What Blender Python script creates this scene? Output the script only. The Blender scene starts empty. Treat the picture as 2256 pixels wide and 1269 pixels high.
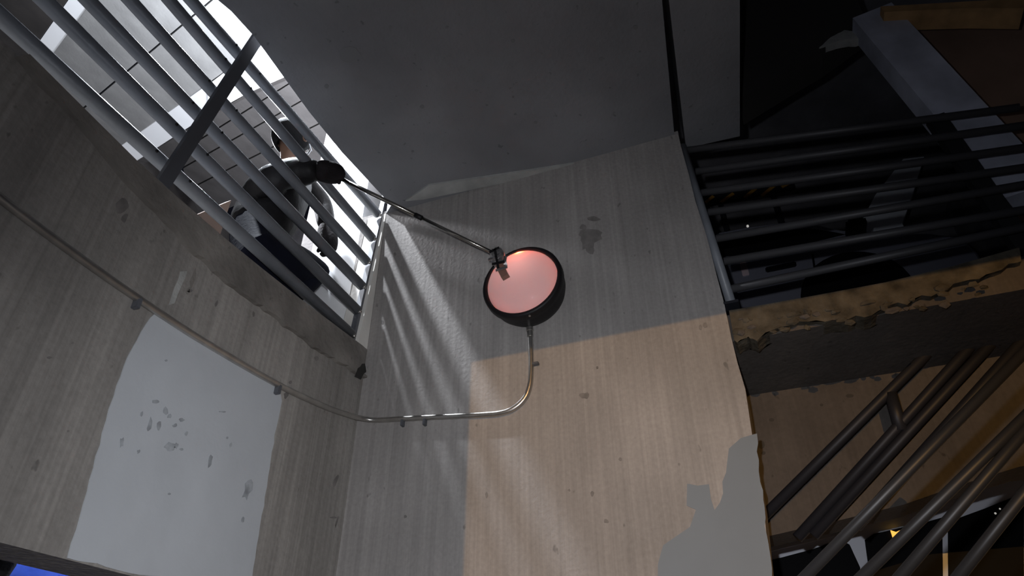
import bpy, bmesh, math, random
import numpy as np
from mathutils import Vector, Matrix
random.seed(7)
sc = bpy.context.scene
col = sc.collection
rad = math.radians

# ------------------------------------------------------------------ camera, world, exposure, lights
F_PX, W, H = 1497.52, 2256, 1269
EYE = Vector((0, 0, 1.5))
PITCH, YAW, ROLL = rad(35.0427), rad(21.0912), rad(-0.1043)
fw = Vector((math.cos(PITCH) * math.cos(YAW), math.cos(PITCH) * math.sin(YAW), math.sin(PITCH)))
rt = fw.cross(Vector((0, 0, 1))).normalized()
up = rt.cross(fw)
c_, s_ = math.cos(ROLL), math.sin(ROLL)
rt, up = c_ * rt + s_ * up, -s_ * rt + c_ * up
cam = bpy.data.cameras.new('camera')
cam.sensor_width = 36.0
cam.lens = 36.0 * F_PX / W
cam.clip_start = 0.02
cam.clip_end = 200
camo = bpy.data.objects.new('camera', cam)
col.objects.link(camo)
M3 = Matrix((rt, up, -fw)).transposed()
camo.matrix_world = Matrix.Translation(EYE) @ M3.to_4x4()
sc.camera = camo

sc.view_settings.view_transform = 'Standard'
sc.view_settings.look = 'None'
sc.view_settings.gamma = 1
sc.view_settings.use_curve_mapping = False
sc.view_settings.exposure = 0.0

world = bpy.data.worlds.new('night')
sc.world = world
world.use_nodes = True
wb = world.node_tree.nodes['Background']
wb.inputs[0].default_value = (0.55, 0.6, 1.0, 1)
wb.inputs[1].default_value = 0.006


def light(name, kind, loc, energy, color, target=None, **kw):
    d = bpy.data.lights.new(name, kind)
    d.energy = energy
    d.color = color
    for k, v in kw.items():
        setattr(d, k, v)
    o = bpy.data.objects.new(name, d)
    col.objects.link(o)
    o.location = loc
    if target is not None:
        o.rotation_euler = (Vector(target) - Vector(loc)).to_track_quat('-Z', 'Y').to_euler()
    return o


# torch held by the photographer, a sodium street lamp behind, a lamp on the deck above the left rail
light('hand_torch', 'SPOT', (0.04, 0.06, 1.66), 104, (0.93, 0.95, 1.0), (2.5, 1.1, 2.15), spot_size=rad(96), spot_blend=1.0, shadow_soft_size=0.014)
light('hand_torch_spill', 'POINT', (0.04, 0.06, 1.66), 20, (0.82, 0.88, 1.0), shadow_soft_size=0.015)
light('street_lamp_light', 'SPOT', (-5.83, -2.5, 2.8), 860, (1.0, 0.55, 0.17), (2.5, -0.2, 2.2), spot_size=rad(50), spot_blend=0.3, shadow_soft_size=0.012)
light('deck_lamp_light', 'POINT', (1.75, 2.6, 5.85), 560, (0.86, 0.92, 1.0), shadow_soft_size=0.05)
light('end_wall_fill', 'POINT', (2.33, 2.75, 4.7), 150, (0.9, 0.93, 1.0), shadow_soft_size=0.06)  # unseen lamp added to brighten the white end wall
light('sheet_fill', 'POINT', (1.75, 2.3, 2.45), 24, (0.7, 0.8, 1.0), shadow_soft_size=0.05)  # unseen lamp added to light up the blue sheet
light('plank_fill', 'POINT', (3.7, 3.3, 5.2), 160, (0.9, 0.93, 1.0), shadow_soft_size=0.1)  # unseen lamp added to brighten the plank undersides

S = 0.8333
XR, YL = 2.5, 1.7408
CEIL = 1.5 + 3.12 * S
DECK = 1.5 + 1.66


def P(x, y, ax, val):
    """world point where the sight line of photo pixel (x, y) meets the plane axis = val"""
    r = rt * ((x - W / 2) / F_PX) - up * ((y - H / 2) / F_PX) + fw
    k = (val - EYE[ax]) / r[ax]
    return EYE + r * k


def PQ(x, y, n, d):
    r = rt * ((x - W / 2) / F_PX) - up * ((y - H / 2) / F_PX) + fw
    return EYE + r * (d / n.dot(r))


# ------------------------------------------------------------------ materials
MATS = {}


def mat(name, color, rough=0.7, metal=0.0, spec=0.5, bump=0.0, bscale=40, var=0.0, vscale=(3, 3, 3), streak=0.0, pits=0.0, emit=None, estr=0):
    if name in MATS:
        return MATS[name]
    m = bpy.data.materials.new(name)
    m.use_nodes = True
    nt = m.node_tree
    b = nt.nodes['Principled BSDF']
    b.inputs['Roughness'].default_value = rough
    b.inputs['Metallic'].default_value = metal
    b.inputs['Specular IOR Level'].default_value = spec
    rgb = nt.nodes.new('ShaderNodeRGB')
    rgb.outputs[0].default_value = (*color, 1)
    cur = rgb.outputs[0]
    tc = nt.nodes.new('ShaderNodeTexCoord')

    def layer(scale, amount, detail=4, sx=1.0, lo=0.3, hi=0.7):
        nonlocal cur
        mp = nt.nodes.new('ShaderNodeMapping')
        mp.inputs['Scale'].default_value = scale
        nt.links.new(tc.outputs['Object'], mp.inputs[0])
        nz = nt.nodes.new('ShaderNodeTexNoise')
        nz.inputs['Scale'].default_value = 1.0
        nz.inputs['Detail'].default_value = detail
        nt.links.new(mp.outputs[0], nz.inputs[0])
        mr = nt.nodes.new('ShaderNodeMapRange')
        mr.inputs[1].default_value = lo
        mr.inputs[2].default_value = hi
        mr.inputs[3].default_value = 1 - amount
        mr.inputs[4].default_value = 1 + amount
        nt.links.new(nz.outputs[0], mr.inputs[0])
        mx = nt.nodes.new('ShaderNodeVectorMath')
        mx.operation = 'SCALE'
        nt.links.new(cur, mx.inputs[0])
        nt.links.new(mr.outputs[0], mx.inputs['Scale'])
        cur = mx.outputs[0]
        return nz

    if var:
        layer(vscale, var, 6)
    if streak:
        layer((75, 75, 0.9), streak, 5)
        layer((24, 24, 0.5), streak * 0.7, 4)
        layer((5, 5, 0.4), streak * 0.5, 3)
        layer((60, 60, 60), 0.07, 3)
    if pits:
        mp = nt.nodes.new('ShaderNodeMapping')
        mp.inputs['Scale'].default_value = (26, 26, 16)
        nt.links.new(tc.outputs['Object'], mp.inputs[0])
        nz = nt.nodes.new('ShaderNodeTexNoise')
        nz.inputs['Scale'].default_value = 1.0
        nz.inputs['Detail'].default_value = 2
        nt.links.new(mp.outputs[0], nz.inputs[0])
        mr = nt.nodes.new('ShaderNodeMapRange')
        mr.inputs[1].default_value = 0.70
        mr.inputs[2].default_value = 0.76
        mr.inputs[3].default_value = 1
        mr.inputs[4].default_value = 1 - pits
        nt.links.new(nz.outputs[0], mr.inputs[0])
        mx = nt.nodes.new('ShaderNodeVectorMath')
        mx.operation = 'SCALE'
        nt.links.new(cur, mx.inputs[0])
        nt.links.new(mr.outputs[0], mx.inputs['Scale'])
        cur = mx.outputs[0]
    nt.links.new(cur, b.inputs['Base Color'])
    if bump:
        nz = nt.nodes.new('ShaderNodeTexNoise')
        nz.inputs['Scale'].default_value = bscale
        nz.inputs['Detail'].default_value = 5
        nt.links.new(tc.outputs['Object'], nz.inputs[0])
        bp = nt.nodes.new('ShaderNodeBump')
        bp.inputs['Strength'].default_value = bump
        bp.inputs['Distance'].default_value = 0.01
        nt.links.new(nz.outputs[0], bp.inputs['Height'])
        nt.links.new(bp.outputs[0], b.inputs['Normal'])
    if emit:
        b.inputs['Emission Color'].default_value = (*emit, 1)
        b.inputs['Emission Strength'].default_value = estr
    MATS[name] = m
    return m


CON_R = mat('concrete_right', (0.33, 0.31, 0.295), 0.85, spec=0.2, bump=0.25, bscale=60, var=0.16, vscale=(2.5, 2.5, 1.6), streak=0.10, pits=0.35)
CON_L = mat('concrete_left', (0.29, 0.272, 0.25), 0.85, spec=0.2, bump=0.3, bscale=50, var=0.22, vscale=(2.5, 2.5, 1.4), streak=0.13, pits=0.4)
CON_C = mat('concrete_ceiling', (0.24, 0.24, 0.25), 0.85, spec=0.2, bump=0.25, bscale=45, var=0.16, vscale=(2, 2, 2), pits=0.3)
CON_LIP = mat('concrete_lip', (0.225, 0.208, 0.188), 0.9, spec=0.15, bump=0.5, bscale=40, var=0.3, vscale=(6, 6, 6), pits=0.3)
CON_GROUT = mat('grout', (0.42, 0.42, 0.40), 0.9, spec=0.15, bump=0.4, bscale=60, var=0.2, vscale=(8, 8, 8))
CON_DARK = mat('concrete_dark', (0.16, 0.15, 0.145), 0.9, spec=0.15, bump=0.3, var=0.25)
CON_FAR = mat('concrete_far', (0.30, 0.29, 0.31), 0.9, spec=0.15, bump=0.3, var=0.25)
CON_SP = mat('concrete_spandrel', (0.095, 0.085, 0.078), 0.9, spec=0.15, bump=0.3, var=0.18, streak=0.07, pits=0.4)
CON_BROKEN = mat('concrete_broken', (0.085, 0.075, 0.058), 0.95, spec=0.1, bump=1.0, bscale=30, var=0.5, vscale=(14, 14, 14))
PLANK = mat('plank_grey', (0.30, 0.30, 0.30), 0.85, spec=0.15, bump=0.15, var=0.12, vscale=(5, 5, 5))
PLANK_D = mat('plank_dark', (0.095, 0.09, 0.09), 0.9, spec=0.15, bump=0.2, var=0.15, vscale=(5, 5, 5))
WHITE = mat('white_paint', (0.78, 0.79, 0.80), 0.7, spec=0.3, var=0.05, vscale=(9, 9, 9))
JAMB = mat('jamb_plaster', (0.84, 0.81, 0.75), 0.85, spec=0.2, bump=0.2, var=0.12, vscale=(9, 9, 4))
PATCH = mat('patch_paint', (0.56, 0.585, 0.61), 0.6, spec=0.3, bump=0.1, var=0.07, vscale=(4, 4, 3))
SHADOW_GREY = mat('shadow_grey', (0.205, 0.235, 0.265), 0.7, spec=0.25, bump=0.1, var=0.06)
SCUFF = mat('scuff', (0.37, 0.39, 0.41), 0.8, var=0.3, vscale=(30, 30, 30))
STAIN = mat('stain', (0.205, 0.19, 0.18), 0.85, spec=0.2, var=0.25, vscale=(20, 20, 20))
HOLE = mat('hole', (0.03, 0.028, 0.025), 0.95)
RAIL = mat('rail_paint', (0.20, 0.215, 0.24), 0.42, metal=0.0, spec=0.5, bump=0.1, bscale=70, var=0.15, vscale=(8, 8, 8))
RAIL_D = mat('rail_dark', (0.022, 0.023, 0.03), 0.5, metal=0.2, spec=0.4, var=0.2)
RAIL_P = mat('post_paint', (0.13, 0.135, 0.15), 0.5, metal=0.2, spec=0.5, var=0.2)
STEEL = mat('galvanised', (0.50, 0.48, 0.45), 0.34, metal=0.9, bump=0.05, bscale=120, var=0.15, vscale=(20, 20, 20))
POLE = mat('pole_metal', (0.42, 0.40, 0.36), 0.25, metal=1.0, var=0.1)
BLACK = mat('black_plastic', (0.008, 0.007, 0.008), 0.55, spec=0.35, var=0.1)
FOIL = mat('foil_tape', (0.42, 0.40, 0.40), 0.28, metal=0.85, bump=0.6, bscale=60, var=0.5, vscale=(40, 40, 40))
CLIP = mat('clip', (0.25, 0.13, 0.10), 0.4)
SKIN = mat('skin', (0.26, 0.15, 0.105), 0.55, spec=0.35, var=0.08)
HAIR = mat('hair', (0.006, 0.006, 0.007), 0.7, spec=0.2, bump=0.3, bscale=120)
JACKET = mat('jacket', (0.014, 0.013, 0.014), 0.55, spec=0.3, bump=0.6, bscale=16, var=0.3, vscale=(10, 10, 10))
GLOVE = mat('glove', (0.022, 0.019, 0.02), 0.85, spec=0.15, bump=0.6, bscale=60, var=0.3, vscale=(20, 20, 20))
JEANS = mat('jeans', (0.007, 0.008, 0.017), 0.85, spec=0.15, bump=0.25, bscale=60, var=0.2, vscale=(12, 12, 12))
SHOE = mat('shoe', (0.03, 0.03, 0.03), 0.6)
LENS_G = mat('spectacle', (0.6, 0.62, 0.65), 0.12, metal=0.9)
CARP = mat('car_paint', (0.20, 0.205, 0.25), 0.3, metal=0.3, spec=0.5)
CARG = mat('car_glass', (0.004, 0.004, 0.005), 0.55, spec=0.1)
TYRE = mat('tyre', (0.008, 0.008, 0.008), 0.9)
RIM = mat('rim', (0.12, 0.12, 0.13), 0.4, metal=0.8)
VANW = mat('van_white', (0.85, 0.87, 0.95), 0.4, spec=0.4)
AMBER = mat('amber', (0.8, 0.45, 0.05), 0.4, emit=(1.0, 0.55, 0.1), estr=1.1)
GLINT = mat('painted_glint', (0.8, 0.8, 0.8), 0.2, emit=(1, 0.97, 0.9), estr=0.35)  # glow stands in for small reflections on car and van
BOARD = mat('white_board', (0.86, 0.89, 0.95), 0.6)
REFL_STRIPE = mat('amber_reflection_stripe', (0.55, 0.28, 0.04), 0.6, var=0.2)
TARP = mat('blue_tarp', (0.06, 0.12, 0.55), 0.4, spec=0.5, bump=0.8, bscale=5, var=0.35, vscale=(6, 6, 6))
OPALLED = mat('red_led', (0.9, 0.1, 0.02), 0.4, emit=(1.0, 0.12, 0.02), estr=12)
TUBE = mat('lit_diffuser', (0.8, 0.8, 0.8), 0.5, emit=(0.92, 0.95, 1.0), estr=1.7)
TUBE_D = mat('lit_diffuser_dim', (0.75, 0.77, 0.8), 0.5, emit=(0.88, 0.92, 1.0), estr=0.22)
WOOD = mat('orange_board', (0.05, 0.022, 0.009), 0.8, var=0.2)


# ------------------------------------------------------------------ mesh helpers
def link(name, bm, m, parent=None, smooth=False):
    me = bpy.data.meshes.new(name)
    bmesh.ops.recalc_face_normals(bm, faces=bm.faces[:])
    bm.to_mesh(me)
    bm.free()
    me.materials.append(m)
    if smooth:
        for p in me.polygons:
            p.use_smooth = True
    o = bpy.data.objects.new(name, me)
    col.objects.link(o)
    if parent:
        o.parent = parent
        if parent.type == 'EMPTY':
            o.matrix_parent_inverse = Matrix.Translation(-parent.location)
    return o


def tag(o, label=None, cat=None, group=None, kind=None):
    if label: o['label'] = label
    if cat: o['category'] = cat
    if group: o['group'] = group
    if kind: o['kind'] = kind
    return o


def empty(name, loc, label, cat, group=None):
    o = bpy.data.objects.new(name, None)
    col.objects.link(o)
    o.location = loc
    o.empty_display_size = 0.1
    return tag(o, label, cat, group)


def box(bm, lo, hi, bev=0.0):
    vs = [bm.verts.new((x, y, z)) for x in (lo[0], hi[0]) for y in (lo[1], hi[1]) for z in (lo[2], hi[2])]
    fs = [(0, 1, 3, 2), (4, 6, 7, 5), (0, 4, 5, 1), (2, 3, 7, 6), (0, 2, 6, 4), (1, 5, 7, 3)]
    F = [bm.faces.new([vs[i] for i in f]) for f in fs]
    if bev:
        es = {e for f in F for e in f.edges}
        bmesh.ops.bevel(bm, geom=list(es), offset=bev, segments=2, affect='EDGES')
    return bm


def prism(bm, pts, off):
    """closed prism from a 3-D outline and an extrusion vector"""
    off = Vector(off)
    a = [bm.verts.new(p) for p in pts]
    b = [bm.verts.new(Vector(p) + off) for p in pts]
    n = len(pts)
    bm.faces.new(a)
    bm.faces.new(b[::-1])
    for i in range(n):
        bm.faces.new((a[i], b[i], b[(i + 1) % n], a[(i + 1) % n]))
    return bm


def tube(bm, pts, r, seg=12, caps=True):
    pts = [Vector(p) for p in pts]
    rs = r if isinstance(r, (list, tuple)) else [r] * len(pts)
    rings = []
    ref = None
    for i, p in enumerate(pts):
        t = (pts[min(i + 1, len(pts) - 1)] - pts[max(i - 1, 0)]).normalized()
        if ref is None:
            ref = Vector((0, 0, 1)) if abs(t.z) < 0.9 else Vector((1, 0, 0))
        u = (ref - t * ref.dot(t)).normalized()
        ref = u
        w = t.cross(u)
        rings.append([bm.verts.new(p + (u * math.cos(a) + w * math.sin(a)) * rs[i]) for a in [2 * math.pi * k / seg for k in range(seg)]])
    for A, B in zip(rings, rings[1:]):
        for k in range(seg):
            bm.faces.new((A[k], A[(k + 1) % seg], B[(k + 1) % seg], B[k]))
    if caps:
        bm.faces.new(rings[0][::-1])
        bm.faces.new(rings[-1])
    return bm


def bar(bm, a, b, w, d, side=None):
    """rectangular bar from a to b, w across, d deep"""
    a, b = Vector(a), Vector(b)
    t = (b - a).normalized()
    side = Vector(side or (1, 0, 0))
    u = (side - t * side.dot(t)).normalized()
    v = t.cross(u)
    q = [a + u * sx * w / 2 + v * sy * d / 2 for sx, sy in ((-1, -1), (1, -1), (1, 1), (-1, 1))]
    return prism(bm, q, b - a)


def lathe(bm, prof, o, axis, seg=48):
    """prof: (distance along axis, radius)"""
    axis = Vector(axis).normalized()
    u = axis.orthogonal().normalized()
    v = axis.cross(u)
    rings = []
    for h, r in prof:
        if r < 1e-5:
            rings.append([bm.verts.new(Vector(o) + axis * h)])
        else:
            rings.append([bm.verts.new(Vector(o) + axis * h + (u * math.cos(a) + v * math.sin(a)) * r) for a in [2 * math.pi * k / seg for k in range(seg)]])
    for A, B in zip(rings, rings[1:]):
        for k in range(seg):
            k2 = (k + 1) % seg
            if len(A) == 1:
                bm.faces.new((A[0], B[k2], B[k]))
            elif len(B) == 1:
                bm.faces.new((A[k], A[k2], B[0]))
            else:
                bm.faces.new((A[k], A[k2], B[k2], B[k]))
    return bm


def smooth_path(pts, n=8):
    pts = [Vector(p) for p in pts]
    out = []
    for i in range(len(pts) - 1):
        p0, p1, p2, p3 = pts[max(i - 1, 0)], pts[i], pts[i + 1], pts[min(i + 2, len(pts) - 1)]
        for k in range(n):
            t = k / n
            out.append(0.5 * ((2 * p1) + (-p0 + p2) * t + (2 * p0 - 5 * p1 + 4 * p2 - p3) * t * t + (-p0 + 3 * p1 - 3 * p2 + p3) * t ** 3))
    out.append(pts[-1])
    return out


def N():
    return bmesh.new()


def ragged(pts, amp, step, seed, ax):
    """subdivide an outline and jitter it within its plane"""
    rnd = random.Random(seed)
    out = []
    n = len(pts)
    for i in range(n):
        a, b = Vector(pts[i]), Vector(pts[(i + 1) % n])
        k = max(1, int((b - a).length / step))
        for j in range(k):
            p = a.lerp(b, j / k)
            d = Vector([rnd.uniform(-amp, amp) for _ in range(3)])
            d[ax] = 0
            out.append(p + d)
    return out


def structure(name, bm, m, parent=None, label=None):
    o = link(name, bm, m, parent)
    if parent is None:
        o['kind'] = 'structure'
        if label:
            o['label'] = label
    return o


# ================================================================== SETTING
# floor of the lower landing
bm = N(); box(bm, (-9, -9, -0.2), (12, 9, 0)); structure('floor', bm, CON_DARK)

# left spandrel wall: outline follows the sill of the railed opening
sill = [P(x, y, 1, YL) for x, y in ((50, 130), (170, 248), (290, 365), (380, 445), (480, 530), (570, 602), (660, 672), (790, 768))]
low = [P(x, y, 1, YL) for x, y in ((0, 1195), (145, 1232), (290, 1269))]
zl = 1.5 + 0.44
outl = [Vector((-0.83, YL, 1.5 + 1.65)), Vector((0.45, YL, sill[0].z))] + sill + [Vector((XR, YL, sill[-1].z)), Vector((XR, YL, zl + 0.01)), low[2], low[1], low[0], Vector((-0.83, YL, zl))]
bm = N(); prism(bm, outl, (0, 0.16, 0))
wall_left = structure('wall_left', bm, CON_L, label='stained concrete spandrel wall below the railed opening')

# ragged dark lip along the top of that wall
lip_low = [P(x, y, 1, YL) for x, y in ((805, 832), (797, 833), (770, 815), (738, 797), (712, 783), (685, 765), (655, 741), (622, 718), (590, 690), (560, 672), (527, 650), (480, 612), (440, 574), (400, 535), (340, 470), (280, 410), (220, 340), (160, 270), (100, 205), (30, 130))]
lip_top = [p + Vector((0, 0, 0.012)) for p in sill] + [Vector((XR - 0.03, YL, sill[-1].z + 0.012))]
rl = random.Random(3)
lip_low = [p + Vector((0, 0, rl.uniform(-0.006, 0.006))) for p in smooth_path(lip_low, 3)]
lip_low[0] = Vector((XR - 0.035, YL, lip_low[0].z))
bm = N(); prism(bm, lip_top + lip_low, (0, -0.022, 0))
structure('ledge', bm, CON_LIP, wall_left)['label'] = 'dark crumbling concrete lip along the top of the wall'
bm = N(); prism(bm, ragged([P(x, y, 1, YL - 0.023) for x, y in ((788, 812), (803, 800), (806, 818), (794, 834), (780, 828))], 0.004, 0.02, 5, 1), (0, -0.003, 0))
structure('broken_corner', bm, HOLE, wall_left)

# pale paint patch with scuffs
pp = [(330, 697), (345, 690), (612, 852), (620, 885), (604, 960), (590, 1050), (572, 1160), (553, 1275), (500, 1290), (290, 1262), (148, 1228), (185, 1110), (218, 980), (255, 850), (290, 765)]
bm = N(); prism(bm, ragged([P(x, y, 1, YL) for x, y in pp], 0.003, 0.03, 2, 1), (0, -0.003, 0))
patch = structure('paint_or_shadow_patch', bm, PATCH, wall_left); patch['label'] = 'fresh pale blue-grey paint rectangle with ragged edges'
for i, (x, y, w, h) in enumerate(((342, 885, 8, 5), (365, 905, 7, 9), (373, 917, 4, 6), (330, 935, 6, 16), (350, 940, 6, 11), (385, 937, 5, 4), (373, 985, 12, 11), (388, 982, 6, 8), (268, 975, 5, 12), (305, 995, 4, 5), (312, 912, 3, 7), (410, 955, 4, 5), (500, 965, 3, 3), (508, 980, 4, 5), (463, 1015, 5, 14), (545, 1080, 9, 22), (373, 1088, 4, 3), (490, 907, 8, 2), (535, 1145, 4, 8), (366, 794, 3, 3), (400, 925, 6, 4), (400, 990, 5, 3))):
    r_ = random.Random(i)
    pts = []
    for k in range(10):
        a = 2 * math.pi * k / 10
        s = r_.uniform(0.6, 1.25)
        pts.append(P(x + w * s * math.cos(a) - h * s * math.sin(a) * 0.2, y + h * s * math.sin(a), 1, YL - 0.0032))
    bm = N(); prism(bm, pts, (0, -0.0008, 0)); structure('scuff', bm, SCUFF, patch)
# marks on the left wall
for i, (x, y, w, h) in enumerate(((425, 615, 6, 22), (415, 640, 5, 10), (418, 640, 6, 6), (477, 668, 3, 9), (268, 455, 14, 20), (275, 480, 8, 12), (108, 788, 6, 3), (740, 1060, 5, 16), (735, 1140, 8, 3), (742, 1150, 2, 14), (160, 756, 3, 3), (150, 950, 3, 3), (630, 870, 5, 9), (697, 790, 6, 6), (640, 842, 4, 4))):
    r_ = random.Random(50 + i)
    pts = [P(x + w * r_.uniform(0.5, 1.2) * math.cos(a) - 0.25 * h * math.sin(a), y + h * r_.uniform(0.6, 1.1) * math.sin(a), 1, YL) for a in [2 * math.pi * k / 9 for k in range(9)]]
    bm = N(); prism(bm, pts, (0, -0.001, 0)); structure('stain', bm, STAIN if i > 1 else CON_LIP, wall_left)
bm = N(); prism(bm, ragged([P(x, y, 1, YL) for x, y in ((398, 598), (412, 596), (385, 668), (372, 672))], 0.003, 0.03, 8, 1), (0, -0.001, 0))
structure('pale_streak', bm, CON_GROUT, wall_left)

# right wall with the round lamp
yre = 0.05 * S
edge_px = ((1500, 322), (1518, 386), (1532, 443), (1557, 521), (1579, 607), (1596, 671), (1611, 743), (1625, 800), (1642, 857), (1662, 991), (1680, 1094), (1698, 1269))
edge = [P(x, y, 0, XR) for x, y in edge_px]
outl = [Vector((XR, YL + 0.16, CEIL + 0.02)), Vector((XR, edge[0].y, CEIL + 0.02))] + edge + [Vector((XR, edge[-1].y, 0)), Vector((XR, YL + 0.16, 0))]
bm = N(); prism(bm, outl, (0.22, 0, 0))
wall_right = structure('wall_right', bm, CON_R, label='board-marked concrete wall carrying the round lamp')
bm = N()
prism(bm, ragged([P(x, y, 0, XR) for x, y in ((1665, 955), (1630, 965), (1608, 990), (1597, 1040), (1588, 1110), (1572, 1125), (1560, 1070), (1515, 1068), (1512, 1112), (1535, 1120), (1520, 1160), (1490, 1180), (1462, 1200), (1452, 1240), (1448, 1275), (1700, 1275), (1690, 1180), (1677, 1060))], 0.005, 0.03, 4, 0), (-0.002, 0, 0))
structure('paint_or_shadow_patch', bm, SHADOW_GREY, wall_right)['label'] = 'grey painted shadow of the photographer with a stepped outline'  # cast shadow put on the wall as a darker, bluer colour
for i, (x, y, w, h) in enumerate(((1303, 518, 27, 18), (1300, 545, 11, 16), (1285, 500, 8, 6), (1308, 483, 14, 6), (1290, 530, 12, 20), (1553, 717, 5, 7), (1543, 722, 4, 6), (1316, 810, 3, 4), (1288, 872, 12, 8), (1305, 1088, 4, 6), (1254, 1080, 3, 3), (1335, 1148, 6, 5), (1367, 1012, 4, 4), (893, 1138, 3, 4), (870, 560, 3, 4), (842, 710, 3, 5), (1072, 1090, 3, 7))):
    r_ = random.Random(90 + i)
    pts = [P(x + w * r_.uniform(0.65, 1.2) * math.cos(a), y + h * r_.uniform(0.65, 1.2) * math.sin(a), 0, XR) for a in [2 * math.pi * k / 12 for k in range(12)]]
    bm = N(); prism(bm, pts, (-0.0006 - 0.0003 * (i % 7), 0, 0)); structure('stain', bm, STAIN, wall_right)

# pale strip of wall between end post and right wall, and its white continuation beyond the rail
j0, j1 = P(784, 778, 1, YL), P(853, 455, 1, YL)
bm = N(); prism(bm, [j0, Vector((XR - 0.002, YL, j0.z - 0.02)), Vector((XR - 0.002, YL, CEIL)), Vector((j1.x, YL, CEIL))], (0, 0.12, 0))
structure('trim_1', bm, JAMB, label='pale plaster jamb between the railing end post and the wall')
wz = P(690, 550, 0, XR)
bm = N(); box(bm, (XR, YL + 0.16, DECK - 0.1), (XR + 0.22, 2.22, 7.2))
structure('wall_end', bm, WHITE, label='white painted end wall beyond the railing')

# slab overhead with a grout strip and the open joint beside it
cl = lambda x, y: P(x, y, 2, CEIL)
g0, g1 = cl(1465, 0), cl(1492, 300)
soff = [cl(x, y) for x, y in ((450, -25), (510, 25), (560, 80), (618, 160), (680, 245), (753, 335), (862, 452))]
outl = [Vector((-0.04, YL + 0.02, CEIL)), Vector((0.8, YL + 0.02, CEIL))] + soff + [Vector((XR, YL, CEIL)), Vector((XR, g1.y + 0.012, CEIL)), Vector((g0.x, g0.y + 0.012, CEIL)), Vector((-0.04, g0.y - 0.12, CEIL))]
bm = N(); prism(bm, outl, (0, 0, 0.28))
ceil_obj = structure('ceiling', bm, CON_C, label='concrete slab overhead above the round lamp')
bm = N(); prism(bm, [cl(*q) for q in ((893, 440), (945, 405), (1090, 384), (1235, 362), (1330, 347), (1240, 372), (1100, 402), (935, 436))], (0, 0, -0.012))
ceil_grout = structure('trim_2', bm, CON_GROUT, label='pale wedge of grout where the slab meets the wall')
for i, (x, y, w, h) in enumerate(((770, 122, 26, 18), (1130, 90, 5, 4), (1325, 130, 6, 4), (985, 60, 4, 3), (930, 235, 5, 4), (1180, 270, 4, 3), (720, 190, 5, 5), (1050, 200, 4, 3), (1400, 60, 6, 5), (860, 60, 4, 4))):
    r_ = random.Random(300 + i)
    pts = [cl(x + w * r_.uniform(0.8, 1.15) * math.cos(a), y + h * r_.uniform(0.8, 1.15) * math.sin(a)) for a in [2 * math.pi * k / 12 for k in range(12)]]
    bm = N(); prism(bm, pts, (0, 0, -0.001)); structure('stain', bm, mat('ceiling_stain', (0.205, 0.205, 0.21), 0.85, spec=0.2), ceil_obj)
q = [cl(1505, 318), cl(1630, 300), cl(1630, 0)]
outl = [Vector((g1.x + 0.1, g1.y - 0.028, CEIL)), Vector((g0.x, g0.y - 0.016, CEIL)), Vector((-0.04, g0.y - 0.16, CEIL)), Vector((-0.04, -4.0, CEIL)), Vector((1.5, -4.0, CEIL)), Vector((1.5, q[2].y - 0.02, CEIL)), q[2], Vector((q[1].x, q[1].y, CEIL))]  # out-of-view right end widened to block street light
bm = N(); prism(bm, outl, (0, 0, 0.28))
structure('ceiling.001', bm, CON_C, label='narrow slab overhead beside the dark joint')

bm = N(); box(bm, (-1.0, YL - 0.04, CEIL + 0.25), (2.75, YL, 7.2)); structure('light_block_top', bm, CON_DARK)  # unseen panel added to stop deck light crossing above the slab
# wall behind the photographer that trims the street light
bm = N(); box(bm, (-1.0, -0.30, 0), (-0.83, YL + 0.16, 7.0)); box(bm, (-1.0, -6.0, 2.928), (-0.83, -0.30, 7.0)); structure('wall_back', bm, CON_DARK)

# upper deck beyond the left rail
bm = N(); box(bm, (-1.0, YL + 0.16, DECK - 0.22), (XR + 0.22, 7.5, DECK)); structure('floor.001', bm, CON_DARK, label='upper deck behind the left railing')

# sloping plank soffit of the deck above
dn = Vector((0.287, 0.909, 0.304)).normalized()
nQ = Vector((1, 0, 0)).cross(dn).normalized()
if nQ.z < 0: nQ = -nQ
dQ = 3.58 / math.hypot(0.304, 0.909)
Q = lambda x, y: PQ(x, y, nQ, dQ)


def plank(name, m, L1, L2, parent, lift=0.0, ext=0.5, extb=0.5, th=0.06):
    """plank between two photo joints, run on along its own length"""
    a0, a1 = Q(*L1[0]), Q(*L1[1])
    b0, b1 = Q(*L2[0]), Q(*L2[1])
    a0, a1 = a0 - (a1 - a0).normalized() * extb, a1 + (a1 - a0).normalized() * ext
    b0, b1 = b0 - (b1 - b0).normalized() * extb, b1 + (b1 - b0).normalized() * ext
    e = nQ * lift
    bm = N(); prism(bm, [a0 + e, a1 + e, b1 + e, b0 + e], nQ * th)
    return link(name, bm, m, parent)


soffit = empty('plank_soffit', (2.4, 3.4, 6.3), 'sloping underside of grey planks with white strips above the railing', 'ceiling')
soffit['kind'] = 'structure'
J = {
    'dark0': ((0, 120), (90, 0)),
    'l0': ((44, 152), (145, 8)),
    'l1': ((76, 172), (192, 16)),
    'mid': ((209, 218), (443, 21)),
    'b0': ((291, 305), (454, 190)),
    'b1': ((326, 339), (456, 255)),
    'd1': ((425, 315), (585, 213)),
    'd2': ((471, 312), (640, 237)),
}
sh = lambda L, dx, dy: tuple((x + dx, y + dy) for x, y in L)
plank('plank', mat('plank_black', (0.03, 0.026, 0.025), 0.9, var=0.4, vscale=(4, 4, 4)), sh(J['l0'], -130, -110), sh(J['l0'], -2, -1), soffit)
st = empty('strip_light.001', Q(110, 100), 'pale strip light in the top left corner between planks', 'light')
plank('diffuser', TUBE_D, J['l0'], J['l1'], st, 0.01)
plank('plank', PLANK, sh(J['l1'], 1, 1), sh(J['mid'], -2, -2), soffit)
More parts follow.
